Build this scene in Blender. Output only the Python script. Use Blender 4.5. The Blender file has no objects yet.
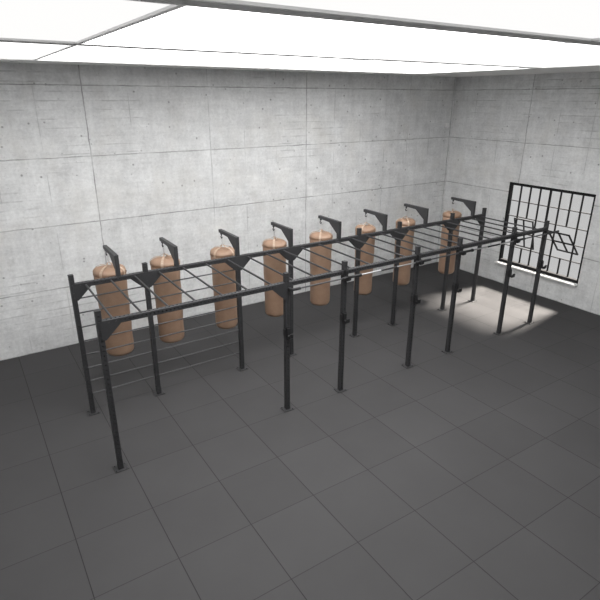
import bpy, bmesh, math, random
from mathutils import Vector, Matrix
random.seed(4)
S = bpy.context.scene
COL = S.collection
PI = math.pi

# ------------------------------------------------------------------ materials
def new_mat(name):
    m = bpy.data.materials.new(name); m.use_nodes = True
    nt = m.node_tree; nt.nodes.clear()
    out = nt.nodes.new('ShaderNodeOutputMaterial')
    b = nt.nodes.new('ShaderNodeBsdfPrincipled')
    nt.links.new(b.outputs[0], out.inputs[0])
    return m, nt, b, out
class NT:
    """tiny wrapper for building math node chains"""
    def __init__(s, nt): s.nt = nt
    def n(s, t, **k):
        x = s.nt.nodes.new(t)
        for a, v in k.items(): setattr(x, a, v)
        return x
    def put(s, sock, v):
        if hasattr(v, 'is_output') or isinstance(v, bpy.types.NodeSocket): s.nt.links.new(v, sock)
        else: sock.default_value = v
    def m(s, op, a, b=0.0, c=0.0, clamp=False):
        x = s.n('ShaderNodeMath', operation=op, use_clamp=clamp)
        for i, v in enumerate((a, b, c)): s.put(x.inputs[i], v)
        return x.outputs[0]
    def mix(s, f, a, b, blend='MIX'):
        x = s.n('ShaderNodeMix', data_type='RGBA', blend_type=blend)
        s.put(x.inputs[0], f)
        for i, v in ((6, a), (7, b)):
            s.put(x.inputs[i], v if isinstance(v, bpy.types.NodeSocket) else (*v, 1) if len(v) == 3 else v)
        return x.outputs[2]
    def noise(s, vec, scale, detail=4, rough=.55, dist=0):
        x = s.n('ShaderNodeTexNoise'); s.put(x.inputs['Vector'], vec)
        x.inputs['Scale'].default_value = scale; x.inputs['Detail'].default_value = detail
        x.inputs['Roughness'].default_value = rough; x.inputs['Distortion'].default_value = dist
        return x.outputs[0]
    def vec(s, x, y, z):
        c = s.n('ShaderNodeCombineXYZ')
        for i, v in enumerate((x, y, z)): s.put(c.inputs[i], v)
        return c.outputs[0]
    def rng(s, v, a, b, c=0.0, d=1.0):
        x = s.n('ShaderNodeMapRange'); s.put(x.inputs[0], v)
        for i, q in enumerate((a, b, c, d)): x.inputs[i+1].default_value = q
        return x.outputs[0]
    def xyz(s):
        t = s.n('ShaderNodeTexCoord'); sp = s.n('ShaderNodeSeparateXYZ')
        s.nt.links.new(t.outputs['Object'], sp.inputs[0])
        return t.outputs['Object'], sp.outputs
    def bump(s, bsdf, h, strength, dist):
        x = s.n('ShaderNodeBump'); s.put(x.inputs['Height'], h)
        x.inputs['Strength'].default_value = strength; x.inputs['Distance'].default_value = dist
        s.nt.links.new(x.outputs[0], bsdf.inputs['Normal'])

def simple(name, col, rough=.5, metal=0., spec=.5, vary=.12, scale=14., bump=.0):
    m, nt, b, _ = new_mat(name); k = NT(nt)
    o, _x = k.xyz()
    n = k.noise(o, scale, 5)
    lo = tuple(c*(1-vary) for c in col); hi = tuple(min(1, c*(1+vary)) for c in col)
    nt.links.new(k.mix(n, lo, hi), b.inputs['Base Color'])
    b.inputs['Roughness'].default_value = rough; b.inputs['Metallic'].default_value = metal
    b.inputs['Specular IOR Level'].default_value = spec
    if bump: k.bump(b, k.noise(o, scale*6, 3), bump, .002)
    return m

def seam_dist(k, v, off, pitch):
    """distance (m) from coordinate v to the nearest line off + pitch*k"""
    a = k.m('DIVIDE', k.m('SUBTRACT', v, off), pitch)
    fr = k.m('SUBTRACT', a, k.m('FLOOR', k.m('ADD', a, .5)))
    return k.m('MULTIPLY', k.m('ABSOLUTE', fr), pitch)

def concrete(name, axis, off_u, tint=(1, 1, 1)):
    m, nt, b, _ = new_mat(name); k = NT(nt)
    o, c = k.xyz(); u = c[axis]; z = c[2]
    P = k.vec(u, 0.0, z)
    big = k.noise(P, .55, 4, .6); mid = k.noise(P, 2.4, 6, .62); fine = k.noise(P, 16, 5, .7)
    streak = k.noise(k.vec(k.m('MULTIPLY', u, 1.3), 3.7, k.m('MULTIPLY', z, 11.)), 1.0, 5, .6)
    drip = k.noise(k.vec(k.m('MULTIPLY', u, 7.), 9.1, k.m('MULTIPLY', z, .55)), 1.0, 4, .55)
    v = k.m('MULTIPLY_ADD', k.m('SUBTRACT', big, .5), .20, .67)
    v = k.m('MULTIPLY_ADD', k.m('SUBTRACT', mid, .5), .42, v)
    v = k.m('MULTIPLY_ADD', k.m('SUBTRACT', fine, .5), .38, v)
    v = k.m('MULTIPLY_ADD', k.m('SUBTRACT', streak, .5), .20, v)
    v = k.m('MULTIPLY_ADD', k.m('SUBTRACT', drip, .5), .16, v)
    # each cast panel is a slightly different pour
    pu = k.m('FLOOR', k.m('DIVIDE', k.m('SUBTRACT', u, off_u), 2.745)); pz = k.m('FLOOR', k.m('DIVIDE', z, 1.392))
    wn = k.n('ShaderNodeTexWhiteNoise', noise_dimensions='2D')
    nt.links.new(k.vec(pu, pz, 0.0), wn.inputs['Vector'])
    v = k.m('MULTIPLY_ADD', k.m('SUBTRACT', wn.outputs[0], .5), .05, v)
    # formwork joints, waver a little and fade in places
    wob = k.m('MULTIPLY', k.m('SUBTRACT', k.noise(P, 3.0, 4), .5), .035)
    dz = seam_dist(k, k.m('ADD', z, wob), 0.005, 1.392)
    du = seam_dist(k, k.m('ADD', u, k.m('MULTIPLY', wob, 1.6)), off_u, 5.49)
    du2 = seam_dist(k, k.m('ADD', u, wob), off_u+2.745, 5.49)
    du3 = seam_dist(k, u, off_u+.915, .915)
    brk = k.rng(k.noise(P, 1.9, 4), .35, .62)
    brk2 = k.rng(k.noise(P, 1.3, 3), .45, .62)
    brk3 = k.rng(k.noise(k.vec(u, 5.5, z), .9, 2), .50, .60)
    line = k.m('MULTIPLY', k.rng(dz, .004, .016, 1, 0), k.m('MULTIPLY_ADD', brk, .75, .25))
    lu = k.m('MULTIPLY', k.rng(du, .004, .018, 1, 0), k.m('MULTIPLY_ADD', brk, .7, .3))
    lu2 = k.m('MULTIPLY', k.rng(du2, .004, .016, .6, 0), brk2)
    lu3 = k.m('MULTIPLY', k.rng(du3, .003, .013, .45, 0), brk3)
    # board marks: groups of horizontal stripes in some areas only
    db = seam_dist(k, k.m('ADD', z, k.m('MULTIPLY', wob, .6)), .06, .174)
    patch = k.rng(k.noise(k.vec(k.m('MULTIPLY', u, .55), 1.5, k.m('MULTIPLY', z, .9)), 1.0, 1), .56, .64)
    lb = k.m('MULTIPLY', k.m('MULTIPLY', k.rng(db, .003, .018, .5, 0), patch), k.rng(k.noise(P, 2.7, 3), .4, .6))
    seams = k.m('MAXIMUM', k.m('MAXIMUM', line, lu), k.m('MAXIMUM', lu2, k.m('MAXIMUM', lu3, lb)))
    # air holes
    vo = k.n('ShaderNodeTexVoronoi'); vo.inputs['Scale'].default_value = 4.2; nt.links.new(P, vo.inputs['Vector'])
    sp = k.n('ShaderNodeSeparateColor'); nt.links.new(vo.outputs['Color'], sp.inputs[0])
    pit = k.m('MULTIPLY', k.rng(vo.outputs['Distance'], .06, .12, 1, 0), k.rng(sp.outputs[0], .2, .25))
    vo2 = k.n('ShaderNodeTexVoronoi'); vo2.inputs['Scale'].default_value = 13; nt.links.new(P, vo2.inputs['Vector'])
    sp2 = k.n('ShaderNodeSeparateColor'); nt.links.new(vo2.outputs['Color'], sp2.inputs[0])
    pit2 = k.m('MULTIPLY', k.rng(vo2.outputs['Distance'], .05, .13, .7, 0), k.rng(sp2.outputs[1], .66, .70))
    dark = k.m('MAXIMUM', k.m('MULTIPLY', seams, .62), k.m('MULTIPLY', k.m('MAXIMUM', pit, pit2), .5))
    v = k.m('MULTIPLY', v, k.m('SUBTRACT', 1.0, dark))
    rgb = k.n('ShaderNodeCombineColor')
    for i, t in enumerate(tint): nt.links.new(k.m('MULTIPLY', v, t), rgb.inputs[i])
    warm = k.mix(k.rng(k.noise(P, .8, 3), .5, .75, 0, .35), rgb.outputs[0], (.60, .575, .53))
    nt.links.new(warm, b.inputs['Base Color'])
    b.inputs['Roughness'].default_value = .75; b.inputs['Specular IOR Level'].default_value = .25
    h = k.m('SUBTRACT', k.m('MULTIPLY', mid, .25), k.m('MAXIMUM', seams, pit))
    k.bump(b, h, .35, .006)
    return m

def floor_mat():
    m, nt, b, _ = new_mat('rubber_tile_floor'); k = NT(nt)
    o, c = k.xyz()
    dx = seam_dist(k, c[0], .14, 1.015); dy = seam_dist(k, c[1], .14, 1.015)
    wn = k.n('ShaderNodeTexWhiteNoise', noise_dimensions='2D')
    cell = lambda v: k.m('FLOOR', k.m('DIVIDE', k.m('SUBTRACT', v, .14), 1.015))
    nt.links.new(k.vec(cell(c[0]), cell(c[1]), 0.0), wn.inputs['Vector'])
    fine = k.noise(o, 90, 3, .7); big = k.noise(o, .9, 4)
    v = k.m('MULTIPLY_ADD', k.m('SUBTRACT', wn.outputs[0], .5), .005, FLOOR_V)
    v = k.m('MULTIPLY_ADD', k.m('SUBTRACT', fine, .5), .010, v)
    v = k.m('MULTIPLY_ADD', k.m('SUBTRACT', big, .5), .012, v)
    lx = k.rng(dx, .002, .0075, 1, 0); ly = k.rng(dy, .002, .0065, .75, 0)
    line = k.m('MAXIMUM', lx, ly)
    v = k.m('MULTIPLY', v, k.m('SUBTRACT', 1.0, k.m('MULTIPLY', line, .72)))
    rgb = k.n('ShaderNodeCombineColor')
    for i, t in enumerate((1.0, .98, 1.005)): nt.links.new(k.m('MULTIPLY', v, t), rgb.inputs[i])
    nt.links.new(rgb.outputs[0], b.inputs['Base Color'])
    b.inputs['Roughness'].default_value = .7; b.inputs['Specular IOR Level'].default_value = .15
    k.bump(b, k.m('SUBTRACT', k.m('MULTIPLY', fine, .15), line), .4, .003)
    return m
FLOOR_V = .056

def emit(name, col, strength):
    m, nt, b, out = new_mat(name)
    e = nt.nodes.new('ShaderNodeEmission'); e.inputs[0].default_value = (*col, 1); e.inputs[1].default_value = strength
    nt.nodes.remove(b); nt.links.new(e.outputs[0], out.inputs[0])
    return m
def glass_mat():
    m, nt, b, out = new_mat('window_glass'); k = NT(nt); nt.nodes.remove(b)
    t = k.n('ShaderNodeBsdfTransparent'); t.inputs[0].default_value = (.985, .985, .985, 1)
    g = k.n('ShaderNodeBsdfGlossy'); g.inputs['Roughness'].default_value = .08
    mx = k.n('ShaderNodeMixShader'); mx.inputs[0].default_value = .03
    nt.links.new(t.outputs[0], mx.inputs[1]); nt.links.new(g.outputs[0], mx.inputs[2]); nt.links.new(mx.outputs[0], out.inputs[0])
    return m
def leather():
    m, nt, b, _ = new_mat('tan_leather'); k = NT(nt); o, c = k.xyz()
    big = k.noise(o, 2.6, 5, .6); fine = k.noise(o, 45, 4, .65)
    col = k.mix(k.rng(big, .3, .7), (.255, .160, .108), (.325, .216, .150))
    col = k.mix(k.m('MULTIPLY', k.rng(fine, .45, .75), .25), col, (.20, .11, .065))
    nt.links.new(col, b.inputs['Base Color'])
    b.inputs['Roughness'].default_value = .48; b.inputs['Specular IOR Level'].default_value = .45
    k.bump(b, k.m('ADD', k.m('MULTIPLY', fine, .3), big), .25, .01)
    return m

# glow strength of each added light panel: three columns from left to right, each listed from the rear row to the front row
PANEL_GLOW = (2.2, 1., 1., 1.,   4.3, 7.8, 1., 1.,   6.2, 2.9, 1., 1.)
M = dict(
    wall_back=concrete('concrete_back', 0, 1.24, (.99, 1, 1.005)), wall_side=concrete('concrete_side', 1, .46, (.99, 1, 1.005)),
    floor=floor_mat(), ceiling=simple('white_ceiling_paint', (.80, .80, .79), .8, spec=.2, vary=.03, scale=3),
    steel=simple('charcoal_powder_coat', (.036, .036, .038), .45, 0, .32, .15, 30, .08),
    black=simple('black_plastic', (.012, .012, .013), .5, vary=.1),
    hole=simple('hole_shade', (.004, .004, .004), .6, vary=.1),  # near-black colour stands in for the shade deep in the holes
    chrome=simple('brushed_chrome', (.55, .55, .56), .32, 1., vary=.1, scale=40),
    rod=simple('satin_steel_rod', (.065, .065, .068), .42, .4, vary=.1, scale=40),
    chain=simple('zinc_chain', (.62, .62, .63), .35, .8, vary=.1, scale=40),
    leather=leather(), seam=simple('dark_tan_seam', (.17, .085, .042), .55, vary=.2),
    strap=simple('pale_webbing', (.44, .33, .25), .42, vary=.1, scale=60),
    frame=simple('black_window_steel', (.012, .012, .013), .6, 0, .12, vary=.15),
    sill=simple('white_sill_paint', (.82, .82, .81), .5, vary=.03),
    glass=glass_mat(), **{'panel_glow%d' % i: emit('added_panel_glow', (1., .995, .985), e) for i, e in enumerate(PANEL_GLOW)},  # glow of the added ceiling panels
    white=simple('white_plastic', (.8, .8, .8), .4, vary=.02),
    alu=simple('white_aluminium', (.7, .7, .7), .4, vary=.03),
)

# ------------------------------------------------------------------ mesh helpers
def obj(name, bm, mats, parent=None, loc=None, smooth=False, kind=None):
    me = bpy.data.meshes.new(name)
    bmesh.ops.recalc_face_normals(bm, faces=bm.faces[:])
    bm.to_mesh(me); bm.free()
    for m in (mats if isinstance(mats, (list, tuple)) else [mats]): me.materials.append(M[m] if isinstance(m, str) else m)
    if smooth:
        for p in me.polygons: p.use_smooth = True
    o = bpy.data.objects.new(name, me); COL.objects.link(o)
    if parent: o.parent = parent
    if loc is not None: o.location = loc
    if kind: o['kind'] = kind
    return o
def inst(name, src, parent, loc, rot=None):
    o = src.copy(); o.name = name; COL.objects.link(o); o.parent = parent; o.location = loc
    if rot is not None: o.rotation_euler = rot
    return o
def empty(name, loc, label, cat, group=None):
    o = bpy.data.objects.new(name, None); COL.objects.link(o); o.location = loc; o.empty_display_size = .1
    o['label'] = label; o['category'] = cat
    if group: o['group'] = group
    return o
def box(bm, x0, x1, y0, y1, z0, z1, mi=0, bevel=0):
    r = bmesh.ops.create_cube(bm, size=1)
    vs = r['verts']
    for v in vs:
        v.co = Vector(((x0+x1)/2+v.co.x*(x1-x0), (y0+y1)/2+v.co.y*(y1-y0), (z0+z1)/2+v.co.z*(z1-z0)))
    fs = {f for v in vs for f in v.link_faces}
    for f in fs: f.material_index = mi
    if bevel:
        es = list({e for v in vs for e in v.link_edges})
        bmesh.ops.bevel(bm, geom=es, offset=bevel, segments=2, affect='EDGES', profile=.5)
def cyl(bm, a, b, r, seg=12, mi=0, r2=None):
    a = Vector(a); b = Vector(b); d = b-a
    rr = bmesh.ops.create_cone(bm, cap_ends=True, segments=seg, radius1=r, radius2=r if r2 is None else r2, depth=d.length)
    q = Vector((0, 0, 1)).rotation_difference(d.normalized()).to_matrix().to_4x4()
    bmesh.ops.transform(bm, matrix=Matrix.Translation((a+b)/2) @ q, verts=rr['verts'])
    for f in {f for v in rr['verts'] for f in v.link_faces}: f.material_index = mi
def tube(bm, pts, r, seg=8, closed=False, mi=0):
    pts = [Vector(p) for p in pts]; n = len(pts); rings = []
    prev = None
    for i, p in enumerate(pts):
        t = (pts[(i+1) % n]-pts[i-1]) if closed else (pts[min(i+1, n-1)]-pts[max(i-1, 0)])
        t.normalize()
        if prev is None: prev = t.orthogonal().normalized()
        u = (prev-t*prev.dot(t)).normalized(); prev = u; w = t.cross(u)
        rings.append([bm.verts.new(p+(u*math.cos(2*PI*j/seg)+w*math.sin(2*PI*j/seg))*r) for j in range(seg)])
    m = n if closed else n-1
    for i in range(m):
        A, B = rings[i], rings[(i+1) % n]
        for j in range(seg):
            f = bm.faces.new((A[j], A[(j+1) % seg], B[(j+1) % seg], B[j])); f.material_index = mi; f.smooth = True
    if not closed:
        for R in (rings[0][::-1], rings[-1]): bm.faces.new(R).material_index = mi
def extrude_poly(bm, pts, t0, t1, conv, mi=0):
    """pts 2D polygon, conv(u, v, t) -> xyz; solid between t0 and t1"""
    A = [bm.verts.new(conv(u, v, t0)) for u, v in pts]; B = [bm.verts.new(conv(u, v, t1)) for u, v in pts]
    n = len(pts)
    bm.faces.new(A[::-1]).material_index = mi; bm.faces.new(B).material_index = mi
    for i in range(n): bm.faces.new((A[i], A[(i+1) % n], B[(i+1) % n], B[i])).material_index = mi
def lathe(bm, prof, seg=32, cx=0, cy=0, mi=0, cap=True):
    rings = []
    for r, z in prof:
        rings.append([bm.verts.new((cx+r*math.cos(2*PI*j/seg), cy+r*math.sin(2*PI*j/seg), z)) for j in range(seg)])
    for A, B in zip(rings, rings[1:]):
        for j in range(seg):
            f = bm.faces.new((A[j], A[(j+1) % seg], B[(j+1) % seg], B[j])); f.material_index = mi; f.smooth = True
    if cap:
        bm.faces.new(rings[0][::-1]).material_index = mi; bm.faces.new(rings[-1]).material_index = mi

def perforated(L, s=.08, pitch=.05, hr=.0125, faces=(0, 1, 2, 3), depth=.03):
    """square tube of length L along +Z, centred on the Z axis, real holes punched in the chosen faces (0:-y 1:+x 2:+y 3:-x)"""
    bm = bmesh.new(); h = s/2; bv = .006
    n = max(1, int((L-.02)/pitch)); m0 = (L-n*pitch)/2
    w = h-bv
    for k in range(4):
        rot = Matrix.Rotation(k*PI/2, 3, 'Z')
        P = lambda u, z, d=0.: rot @ Vector((u, -h+d, z))
        V = lambda u, z, d=0.: bm.verts.new(P(u, z, d))
        if k in faces:
            if m0 > 1e-5:
                bm.faces.new([V(-w, 0), V(w, 0), V(w, m0), V(-w, m0)]); bm.faces.new([V(-w, L-m0), V(w, L-m0), V(w, L), V(-w, L)])
            for i in range(n):
                z0 = m0+i*pitch; zc = z0+pitch/2; q = pitch/2
                outer = [(w, 0), (w, q), (0, q), (-w, q), (-w, 0), (-w, -q), (0, -q), (w, -q)]
                O = [V(u, zc+z) for u, z in outer]
                I = [V(hr*math.cos(a*PI/4), zc+hr*math.sin(a*PI/4)) for a in range(8)]
                J = [V(hr*math.cos(a*PI/4), zc+hr*math.sin(a*PI/4), depth) for a in range(8)]
                for a in range(8):
                    b = (a+1) % 8
                    bm.faces.new([O[a], O[b], I[b], I[a]])
                    bm.faces.new([I[a], I[b], J[b], J[a]]).material_index = 1
                bm.faces.new(J).material_index = 1
        else:
            bm.faces.new([V(-w, 0), V(w, 0), V(w, L), V(-w, L)])
        # rolled corner
        c0 = P(w, 0); c1 = rot @ Vector((h, -w, 0))
        mid = rot @ Vector((h-bv*.293, -h+bv*.293, 0)); up = Vector((0, 0, L))
        for A, B in ((c0, mid), (mid, c1)):
            bm.faces.new([bm.verts.new(A), bm.verts.new(B), bm.verts.new(B+up), bm.verts.new(A+up)])
    for z in (0, L):
        vs = []
        for k in range(4):
            rot = Matrix.Rotation(k*PI/2, 3, 'Z')
            for u, y in ((-w, -h), (w, -h), (h-bv*.293, -h+bv*.293)): vs.append(bm.verts.new(rot @ Vector((u, y, z))))
        bm.faces.new(vs if z else vs[::-1])
    bmesh.ops.remove_doubles(bm, verts=bm.verts[:], dist=1e-5)
    return bm

# ------------------------------------------------------------------ the room
XR, YB = 12.29, 3.153          # right wall, back wall
XL, YF, ZC = -4.0, -12.0, 5.95
WT = .3
def struct(name, mats, *boxes):
    bm = bmesh.new()
    for b in boxes: box(bm, *b)
    return obj(name, bm, mats, kind='structure')
struct('floor', 'floor', (XL-WT, XR+WT, YF-WT, YB+WT, -.2, 0))
struct('ceiling', 'ceiling', (XL-WT, XR+WT, YF-WT, YB+WT, ZC, ZC+.2))
struct('wall_back', 'wall_back', (XL-WT, XR+WT, YB, YB+WT, 0, ZC))
struct('wall_left', 'wall_side', (XL-WT, XL, YF, YB, 0, ZC))
struct('wall_front', 'wall_back', (XL-WT, XR+WT, YF-WT, YF, 0, ZC))
WY0, WY1, WZ0, WZ1 = -1.80, .75, .66, 3.07     # window opening in the right wall
struct('wall_right', 'wall_side',
       (XR, XR+.13, YF, WY0, 0, ZC), (XR, XR+.13, WY1, YB, 0, ZC),
       (XR, XR+.13, WY0, WY1, 0, WZ0), (XR, XR+.13, WY0, WY1, WZ1, ZC))

# ------------------------------------------------------------------ window
def window():
    w = bpy.data.objects.new('window_1', None); COL.objects.link(w); w.location = (XR, (WY0+WY1)/2, WZ0)
    w['kind'] = 'structure'
    oy = (WY0+WY1)/2
    W = WY1-WY0; H = WZ1-WZ0; hy = W/2
    d0, d1 = .05, .11                              # depth of the sash behind the wall face
    fw = .055
    bm = bmesh.new()
    box(bm, d0-.03, d1+.02, -hy, -hy+fw, 0, H); box(bm, d0-.045, d1+.02, hy-fw, hy, 0, H)
    box(bm, d0-.045, d1+.02, -hy+fw, hy-fw, 0, fw+.035); box(bm, d0-.045, d1+.02, -hy+fw, hy-fw, H-fw-.02, H)
    obj('window_frame', bm, 'frame', w)
    iw = W-2*fw; ih = H-2*fw-.055; cw = iw/8; rh = ih/5
    yy = lambda c: hy-fw-c*cw                      # column 0 at the far (left) end
    zz = lambda r: H-fw-.02-r*rh                       # row 0 at the top
    vents = [(1, 3), (5, 7)]
    bm = bmesh.new(); t = .0105
    for c in range(1, 8):
        tt = t*(1.9 if c == 4 else 1.)
        spans = [(0, 5)]
        if c in (2, 6): spans = [(0, 2), (4, 5)]
        for a, b in spans: box(bm, d0, d1, yy(c)-tt, yy(c)+tt, zz(b), zz(a))
    for r in range(1, 5):
        segs = [(0, 8)] if r != 3 else [(0, 1), (3, 5), (7, 8)]
        for a, b in segs: box(bm, d0+.005, d1-.005, yy(b), yy(a), zz(r)-t*.9, zz(r)+t*.9)
    obj('glazing_bars', bm, 'frame', w)
    bm = bmesh.new()
    for c in range(8):
        for r in range(5):
            if r in (2, 3) and any(a <= c < b for a, b in vents): continue
            box(bm, .078, .082, yy(c+1)+.004, yy(c)-.004, zz(r+1)+.004, zz(r)-.004)
    obj('pane', bm, 'glass', w)
    for (a, b), ang in zip(vents, VENT_ANG):
        # centre pivot sash, top leaning into the room
        vw = (b-a)*cw+.01; vh = 2*rh+.0; q = .0135
        bm = bmesh.new()
        for s in (-1, 0, 1): box(bm, -.02, .02, s*(vw/2-q)-q, s*(vw/2-q)+q, -vh/2, vh/2)
        for s in (-1, 0, 1): box(bm, -.018, .018, -vw/2, vw/2, s*(vh/2-q)-q, s*(vh/2-q)+q)
        o = obj('vent_sash', bm, 'frame', w, (.08, (yy(a)+yy(b))/2, zz(3)))
        o.rotation_euler = (0, ang, 0)
        bm = bmesh.new()
        for sy in (-1, 1):
            for sz in (-1, 1):
                y0, y1 = sorted((sy*q, sy*(vw/2-2*q))); a0, a1 = sorted((sz*q, sz*(vh/2-2*q)))
                box(bm, -.002, .002, y0, y1, a0, a1)
        obj('pane', bm, 'glass', o)
    bm = bmesh.new(); box(bm, -.12, .002, -hy-.0, hy+.06, -.05, .0, 0, .004); box(bm, .0, d0-.045, -hy, hy, -.07, .004)
    obj('window_sill', bm, 'sill', w)
    return w
VENT_ANG = (-.28, -.78)
window()

# ------------------------------------------------------------------ the rig
n_, w_, D = 1.2243, 1.8064, 1.81
PX = [0]
for s in (n_, w_, n_, w_, n_, w_, n_): PX.append(PX[-1]+s)
HT = 2.63; BZ0, BZ1 = 2.40, 2.48; BC = (BZ0+BZ1)/2
rig = empty('training_rig', (PX[-1]/2, -D/2, 0),
            'long black steel monkey bar rig standing on the dark tiled floor', 'gym rig')
OFF = Vector((PX[-1]/2, -D/2, 0))
def R(x, y, z): return Vector((x, y, z))-OFF
protos = {}
def upright(x, y, top, first):
    key = round(top, 3)
    if key not in protos:
        u = obj('upright', perforated(top-.012, .08, .075, .0125), ['steel', 'hole'], rig, R(x, y, .012))
        bm = bmesh.new(); box(bm, -.10, .10, -.09, .09, -.012, 0, 0, .003)
        for sx in (-1, 1):
            for sy in (-1, 1): cyl(bm, (sx*.075, sy*.065, 0), (sx*.075, sy*.065, .012), .012, 6)
        b = obj('base_plate', bm, 'steel', u)
        c = None
        if top > BZ1+.02:
            bm = bmesh.new(); box(bm, -.041, .041, -.041, .041, top-.024, top-.004, 0, .004)
            c = obj('end_cap', bm, 'black', u)
        protos[key] = (u, b, c); return u
    u0, b0, c0 = protos[key]
    u = inst('upright', u0, rig, R(x, y, .012)); inst('base_plate', b0, u, b0.location)
    if c0: inst('end_cap', c0, u, c0.location)
    return u
SHORT = (2, 3)                                     # the two posts whose tops carry a bag bracket
for k in range(8): upright(PX[k], 0, BZ1 if k in SHORT else HT, k)
for k in (0, 2, 3, 4, 5, 6, 7): upright(PX[k], -D, HT, k)

beams = {}
def beam(xa, xb, y, mat):
    L = xb-xa-.08; key = (round(L, 3), mat)
    loc = R(xa+.04, y, BC)
    if key not in beams:
        o = obj('beam', perforated(L, .08, .06, .0145, (0, 1, 2, 3)), [mat, 'hole'], rig, loc)
        o.rotation_euler = (0, PI/2, 0); beams[key] = o; return o
    return inst('beam', beams[key], rig, loc, (0, PI/2, 0))
for k in range(7): beam(PX[k], PX[k+1], 0, 'steel')
FR = [0, 2, 3, 4, 5, 6, 7]
for a, b in zip(FR, FR[1:]): beam(PX[a], PX[b], -D, 'steel')

# cross rungs of the monkey bars
rung0 = None
for k in range(7):
    L = PX[k+1]-PX[k]; m = 3 if k % 2 == 0 else 4
    for i in range(m):
        x = PX[k]+L*(i+.5)/m
        if rung0 is None:
            bm = bmesh.new(); cyl(bm, (0, -D+.038, 0), (0, -.038, 0), .0165, 12)
            rung0 = obj('rung', bm, 'steel', rig, R(x, 0, BC), smooth=False)
        else: inst('rung', rung0, rig, R(x, 0, BC))
# stall bars between the first three rear posts
for k in (0, 1):
    L = PX[k+1]-PX[k]; first = None
    for i in range(8):
        z = 2.21-.26*i
        if first is None:
            bm = bmesh.new(); cyl(bm, (.038, 0, 0), (L-.038, 0, 0), .012, 12)
            first = obj('stall_bar', bm, 'rod', rig, R(PX[k], 0, z))
        else: inst('stall_bar', first, rig, R(PX[k], 0, z))
# gusset plates
def gusset_mesh(sgn):
    bm = bmesh.new()
    pts = [(.0, .08), (.28, .08), (.28, .0), (.06, -.21), (.0, -.21)]
    for y0 in (-.0455, .0405): extrude_poly(bm, [(sgn*u, v) for u, v in pts], y0, y0+.005, lambda u, v, t: (u, t, v))
    for u, v in ((.12, .04), (.22, .04), (.0, -.08), (.0, -.17)):
        for y in (-.0455, .0455):
            cyl(bm, (sgn*u, y, v), (sgn*u, y+.01*(1 if y > 0 else -1), v), .011, 6)
    return bm
gp = {}
def gusset(x, y, sgn):
    loc = R(x, y, BZ0)
    if sgn in gp: return inst('gusset_plate', gp[sgn], rig, loc)
    gp[sgn] = obj('gusset_plate', gusset_mesh(sgn), 'steel', rig, loc)
for k in range(8):
    if k < 7: gusset(PX[k], 0, 1)
    if k > 0: gusset(PX[k], 0, -1)
gusset(PX[0], -D, 1); gusset(PX[2], -D, -1)

# bag brackets on top of the rear beam
AX = [.755, 1.80, PX[2], PX[3], 5.495, 6.82, 8.14, 9.865]
ARM_Y, HOOK_Y, AZ = .75, .69, 2.86
br = None
for x in AX:
    loc = R(x, 0, 0)
    if br is None:
        bm = bmesh.new()
        pts = [(-.04, BZ1), (-.04, AZ), (ARM_Y, AZ), (ARM_Y, AZ-.065), (.33, AZ-.07), (.04, 2.59), (.04, BZ1)]
        extrude_poly(bm, pts, -.035, .035, lambda u, v, t: (t, u, v))
        bmesh.ops.bevel(bm, geom=bm.edges[:], offset=.004, segments=1, affect='EDGES')
        br = obj('bag_bracket', bm, 'steel', rig, loc)
        bm = bmesh.new()
        cyl(bm, (0, HOOK_Y, AZ-.10), (0, HOOK_Y, AZ-.06), .024, 12)
        pts = [(0, HOOK_Y+.001, AZ-.10), (0, HOOK_Y, AZ-.125)]
        pts += [(0, HOOK_Y+.026*math.sin(a), AZ-.151+.026*math.cos(a)) for a in [i*PI/8 for i in range(1, 14)]]
        tube(bm, pts, .0095, 8)
        hk = obj('hook', bm, 'black', br)
    else:
        b = inst('bag_bracket', br, rig, loc); inst('hook', hk, b, (0, 0, 0))

# j-cups on the front posts: a low row and, on the barbell bays, an upper row
def jcup_mesh():
    bm = bmesh.new()
    box(bm, -.047, .047, -.052, -.04, -.02, .17, 0, .003)             # back plate against the post
    box(bm, -.052, -.041, -.052, .03, -.01, .12); box(bm, .041, .052, -.052, .03, -.01, .12)
    extrude_poly(bm, [(-.05, -.02), (-.05, .15), (-.078, .15), (-.082, .03), (-.095, .018), (-.12, .018), (-.138, .035), (-.15, .075), (-.175, .075), (-.17, .0), (-.14, -.025)],
                 -.03, .03, lambda u, v, t: (t, u, v))
    return bm
jc = None
BAR_Y, BAR_Z = -D-.108, 2.36
for k in FR[1:]:
    for z in ((1.50,) if k in (2, 7) else (1.50, BAR_Z-.036)):
        if jc is None: jc = obj('j_cup', jcup_mesh(), 'black', rig, R(PX[k], -D, z))
        else: inst('j_cup', jc, rig, R(PX[k], -D, z))
# short thin pull-up bars across the narrow front bays
pb = None
for k in (2, 4, 6):
    if pb is None:
        L = n_; bm = bmesh.new()
        cyl(bm, (.045, -.108, 0), (L-.045, -.108, 0), .014, 12)
        pb = obj('pull_up_bar', bm, 'rod', rig, R(PX[k], -D, BAR_Z+.0))
        pm = []
        for x0, x1, xa, xb in ((.042, .21, .0, .05), (L-.12, L-.042, L-.05, L)):
            bm = bmesh.new(); cyl(bm, (x0, -.108, 0), (x1, -.108, 0), .025, 12)
            box(bm, xa, xb, -.125, -.04, -.028, .028)
            pm.append(obj('bar_mount', bm, 'black', pb))
    else:
        q = inst('pull_up_bar', pb, rig, R(PX[k], -D, BAR_Z))
        for e in pm: inst('bar_mount', e, q, (0, 0, 0))

# the last bar pokes out past the end post
bm = bmesh.new(); cyl(bm, (n_+.04, -.108, 0), (n_+.36, -.108, 0), .025, 12); box(bm, n_, n_+.05, -.125, -.04, -.028, .028)
obj('bar_mount', bm, 'black', q)

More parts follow.
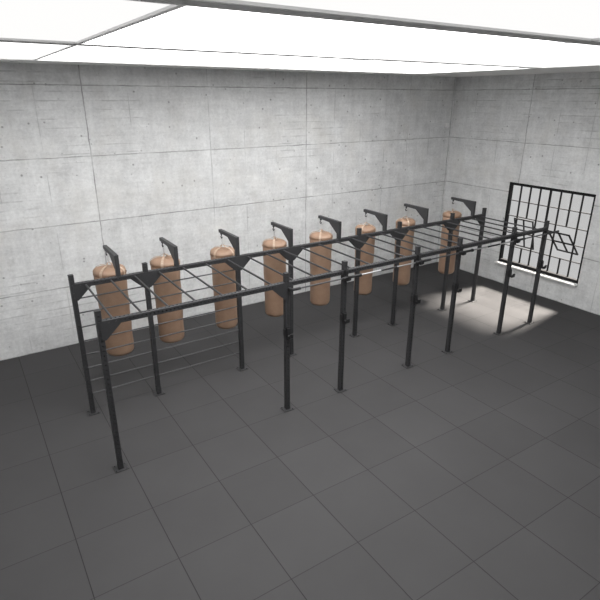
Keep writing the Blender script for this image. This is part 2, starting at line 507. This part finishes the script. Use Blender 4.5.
# ------------------------------------------------------------------ barbells resting in the upper j-cups
def barbell(k, label):
    xc = (PX[k]+PX[k+1])/2+.07; L = 2.2
    root = empty('barbell', (xc, BAR_Y-.005, BAR_Z), label, 'barbell', 'barbells racked on the front posts')
    bm = bmesh.new(); cyl(bm, (-L/2+.38, 0, 0), (L/2-.38, 0, 0), .014, 12); obj('shaft', bm, 'chrome', root)
    for s in (-1, 1):
        bm = bmesh.new(); cyl(bm, (s*(L/2-.40), 0, 0), (s*L/2, 0, 0), .025, 16)
        cyl(bm, (s*(L/2-.42), 0, 0), (s*(L/2-.39), 0, 0), .034, 16); obj('sleeve', bm, 'black', root)
    bm = bmesh.new(); cyl(bm, (-.2, 0, 0), (.2, 0, 0), .0175, 16); obj('centre_grip', bm, 'black', root)
    return root

# ------------------------------------------------------------------ heavy bags
BAG_R, BAG_Z0, BAG_Z1 = .260, .725, 2.355
def bag_profile():
    p = []
    taper = lambda z: BAG_R*(.91+.09*(z-BAG_Z0)/(BAG_Z1-BAG_Z0))
    for i in range(0, 7):                          # rounded foot
        a = PI/2*i/6; p.append((taper(BAG_Z0)-.09+.09*math.sin(a), BAG_Z0+.09-.09*math.cos(a)))
    p.insert(0, (.02, BAG_Z0-.012)); p.insert(1, (.10, BAG_Z0-.008))
    for i in range(1, 12):
        z = BAG_Z0+.09+(BAG_Z1-BAG_Z0-.09)*i/12
        p.append((taper(z)-.003+.004*math.sin(i*1.9), z))
    return p
NAMES = ['first brown heavy bag from the left, left of the second rear post',
         'brown heavy bag second from left, just right of the second rear post',
         'third brown heavy bag from left, last one behind the thin stall bars',
         'fourth brown heavy bag from left, partly behind the second front post',
         'fifth brown heavy bag from left, left of the third front post',
         'third brown heavy bag from the right, hanging past the third front post',
         'second brown heavy bag from the right, beside the fourth front post',
         'brown heavy bag at the far right end, in the room corner']
proto = None
def make_bag():
    root = empty('heavy_bag', (0, 0, BAG_Z0), '', 'punching bag', 'heavy bags hanging from the rig')
    def P(name, bm, m, parent=root, smooth=False):
        bmesh.ops.translate(bm, verts=bm.verts[:], vec=(0, 0, -BAG_Z0)) if parent is root else None
        return obj(name, bm, m, parent, smooth=smooth)
    bm = bmesh.new(); prof = bag_profile()
    prof.append((BAG_R, BAG_Z1))
    lathe(bm, prof, 40)
    body = P('bag_body', bm, 'leather')
    for z, r in ((BAG_Z1-.004, BAG_R+.002),):
        bm = bmesh.new()
        tube(bm, [(r*math.cos(2*PI*i/40), r*math.sin(2*PI*i/40), z-BAG_Z0) for i in range(40)], .006, 6, True)
        obj('seam', bm, 'seam', body)
    # puffed top cover, gathered towards the centre
    bm = bmesh.new(); seg = 48; rings = []
    prof = [(BAG_R, 0), (BAG_R+.003, .025), (BAG_R-.006, .055), (BAG_R-.035, .083), (BAG_R-.08, .102), (.12, .114), (.06, .116), (.03, .108), (.004, .105)]
    for i, (r, z) in enumerate(prof):
        ring = []
        for j in range(seg):
            a = 2*PI*j/seg
            f = math.sin(PI*min(1, i/8))
            dz = f*(.014*math.cos(2*a+.6)+.006*math.sin(5*a)); dr = f*.006*math.sin(7*a)
            ring.append(bm.verts.new(((r+dr)*math.cos(a), (r+dr)*math.sin(a), BAG_Z1+z+dz)))
        rings.append(ring)
    for A, B in zip(rings, rings[1:]):
        for j in range(seg): bm.faces.new((A[j], A[(j+1) % seg], B[(j+1) % seg], B[j])).smooth = True
    bm.faces.new(rings[-1]); bm.faces.new(rings[0][::-1])
    P('top_cover', bm, 'leather')
    # four webbing straps from the rim to the ring
    top = BAG_Z1+.19
    for q in range(4):
        a = PI/4+q*PI/2; bm = bmesh.new(); t = Vector((-math.sin(a), math.cos(a), 0)); rad = Vector((math.cos(a), math.sin(a), 0))
        path = [(BAG_R+.006, BAG_Z1-.03), (BAG_R+.010, BAG_Z1+.03), (BAG_R+.0, BAG_Z1+.062), (BAG_R-.035, BAG_Z1+.098), (BAG_R-.09, BAG_Z1+.128), (.08, BAG_Z1+.145), (.012, top)]
        prev = None
        for i, (r, z) in enumerate(path):
            hw = .022 if i < 5 else .016 if i == 5 else .008
            c = rad*r+Vector((0, 0, z))
            cur = [bm.verts.new(c+t*hw), bm.verts.new(c-t*hw), bm.verts.new(c-t*hw+rad*.004+Vector((0, 0, .004))), bm.verts.new(c+t*hw+rad*.004+Vector((0, 0, .004)))]
            if prev:
                for j in range(4): bm.faces.new((prev[j], prev[(j+1) % 4], cur[(j+1) % 4], cur[j]))
            else: bm.faces.new(cur)
            prev = cur
        bm.faces.new(prev[::-1])
        P('strap', bm, 'strap')
    # ring and chain up to the hook
    bm = bmesh.new()
    tube(bm, [(.022*math.cos(2*PI*i/14), 0, top+.012+.022*math.sin(2*PI*i/14)) for i in range(14)], .005, 6, True)
    hookz = AZ-.17; z = top+.024; flip = False; Ln = .052; step = (hookz-.0-z)/max(1, round((hookz-z)/.038))
    cnt = round((hookz-z)/step)
    for i in range(cnt):
        zc = z+step*(i+.5); pts = []
        for j in range(16):
            a = 2*PI*j/16; u = .013*math.cos(a); v = (step/2+.009)*math.sin(a)
            pts.append((0, u, zc+v) if i % 2 == 0 else (u, 0, zc+v))
        tube(bm, pts, .0048, 6, True)
    P('chain', bm, 'chain')
    return root
for i, x in enumerate(AX):
    if proto is None: proto = b = make_bag()
    else:
        b = proto.copy(); COL.objects.link(b)
        for ch in proto.children:
            c = ch.copy(); COL.objects.link(c); c.parent = b
            for g in ch.children: d = g.copy(); COL.objects.link(d); d.parent = c
    b.location = (x+.014, HOOK_Y, BAG_Z0)
    k = (1.10, 1.06, 1, 1, 1, .95, .94, .94)[i]; b.scale = (k, k, 1); b.rotation_euler = (0, 0, .35*math.sin(i*2.3))
    b['label'] = NAMES[i]
barbell(3, 'thin steel barbell with black sleeves racked between third and fourth front posts')
barbell(5, 'thin steel barbell with black sleeves racked between fifth and sixth front posts')

# small white detector high in the corner of the back wall
bm = bmesh.new(); box(bm, -.07, .07, -.09, 0, -.065, .065, 0, .012)
s = obj('wall_sensor', bm, 'white', None, (12.0, YB, 4.55))
s['label'] = 'small white box sensor high on the back wall near the corner'; s['category'] = 'sensor'

# ------------------------------------------------------------------ invented ceiling light panels, added to light the room
LIGHTS = [(x, y) for x in (-1.95, 2.2, 6.35) for y in (-.6, -3.85, -7.1, -10.35)]
cl = None
for i, (x, y) in enumerate(LIGHTS):
    if cl is None:
        cl = empty('added_light_panel', (x, y, ZC), '', 'ceiling light', 'light panels added to the ceiling')
        bm = bmesh.new(); hx, hy_ = 2.05, 1.5
        for a in ((-hx-.04, -hx, -hy_-.04, hy_+.04), (hx, hx+.04, -hy_-.04, hy_+.04), (-hx, hx, -hy_-.04, -hy_), (-hx, hx, hy_, hy_+.04)):
            box(bm, *a, -.07, 0)
        cf = obj('added_panel_frame', bm, 'alu', cl)
        bm = bmesh.new(); box(bm, -hx, hx, -hy_, hy_, -.05, -.03); cd = obj('glow_panel', bm, 'panel_glow0', cl)
        c = cl
    else:
        c = cl.copy(); COL.objects.link(c); c.location = (x, y, ZC)
        d = cf.copy(); COL.objects.link(d); d.parent = c
        d = cd.copy(); COL.objects.link(d); d.parent = c
        d.material_slots[0].link = 'OBJECT'; d.material_slots[0].material = M['panel_glow%d' % i]   # each added panel has its own glow strength
    c['label'] = 'added glowing white ceiling panel, %s of the three in the %s' % (
        ('left', 'middle', 'right')[i//4], ('row nearest the back wall', 'row above the front posts', 'row in front of the rig', 'row nearest the front wall')[i % 4])

# ------------------------------------------------------------------ daylight
sun = bpy.data.lights.new('sun', 'SUN'); sun.energy = 41.; sun.angle = math.radians(14); sun.color = (1., .93, .84)
so = bpy.data.objects.new('sun', sun); COL.objects.link(so)
so.rotation_euler = Vector((-1, -.0, -.98)).to_track_quat('-Z', 'Y').to_euler(); so.location = (20, 0, 8)
wd = bpy.data.worlds.new('world'); S.world = wd; wd.use_nodes = True
nt = wd.node_tree; bg = nt.nodes['Background']
bg.inputs[0].default_value = (1, 1, 1, 1); bg.inputs[1].default_value = .565

# ------------------------------------------------------------------ camera
cam = bpy.data.cameras.new('camera'); co = bpy.data.objects.new('camera', cam); COL.objects.link(co)
f, yaw, pitch, roll = 519.61, .578101, .371883, .002675
cam.sensor_width = 36; cam.lens = 36*f/600; cam.clip_end = 200
F = Vector((math.sin(yaw)*math.cos(pitch), math.cos(yaw)*math.cos(pitch), -math.sin(pitch)))
Rv = Vector((math.cos(yaw), -math.sin(yaw), 0)); U = Rv.cross(F)
R2 = Rv*math.cos(roll)+U*math.sin(roll); U2 = -Rv*math.sin(roll)+U*math.cos(roll)
m = Matrix((R2, U2, -F)).transposed().to_4x4(); m.translation = (-1.2601, -8.8083, 5.3539)
co.matrix_world = m
S.camera = co
S.view_settings.view_transform = 'Standard'; S.view_settings.look = 'None'
S.view_settings.gamma = 1; S.view_settings.exposure = 0; S.view_settings.use_curve_mapping = False
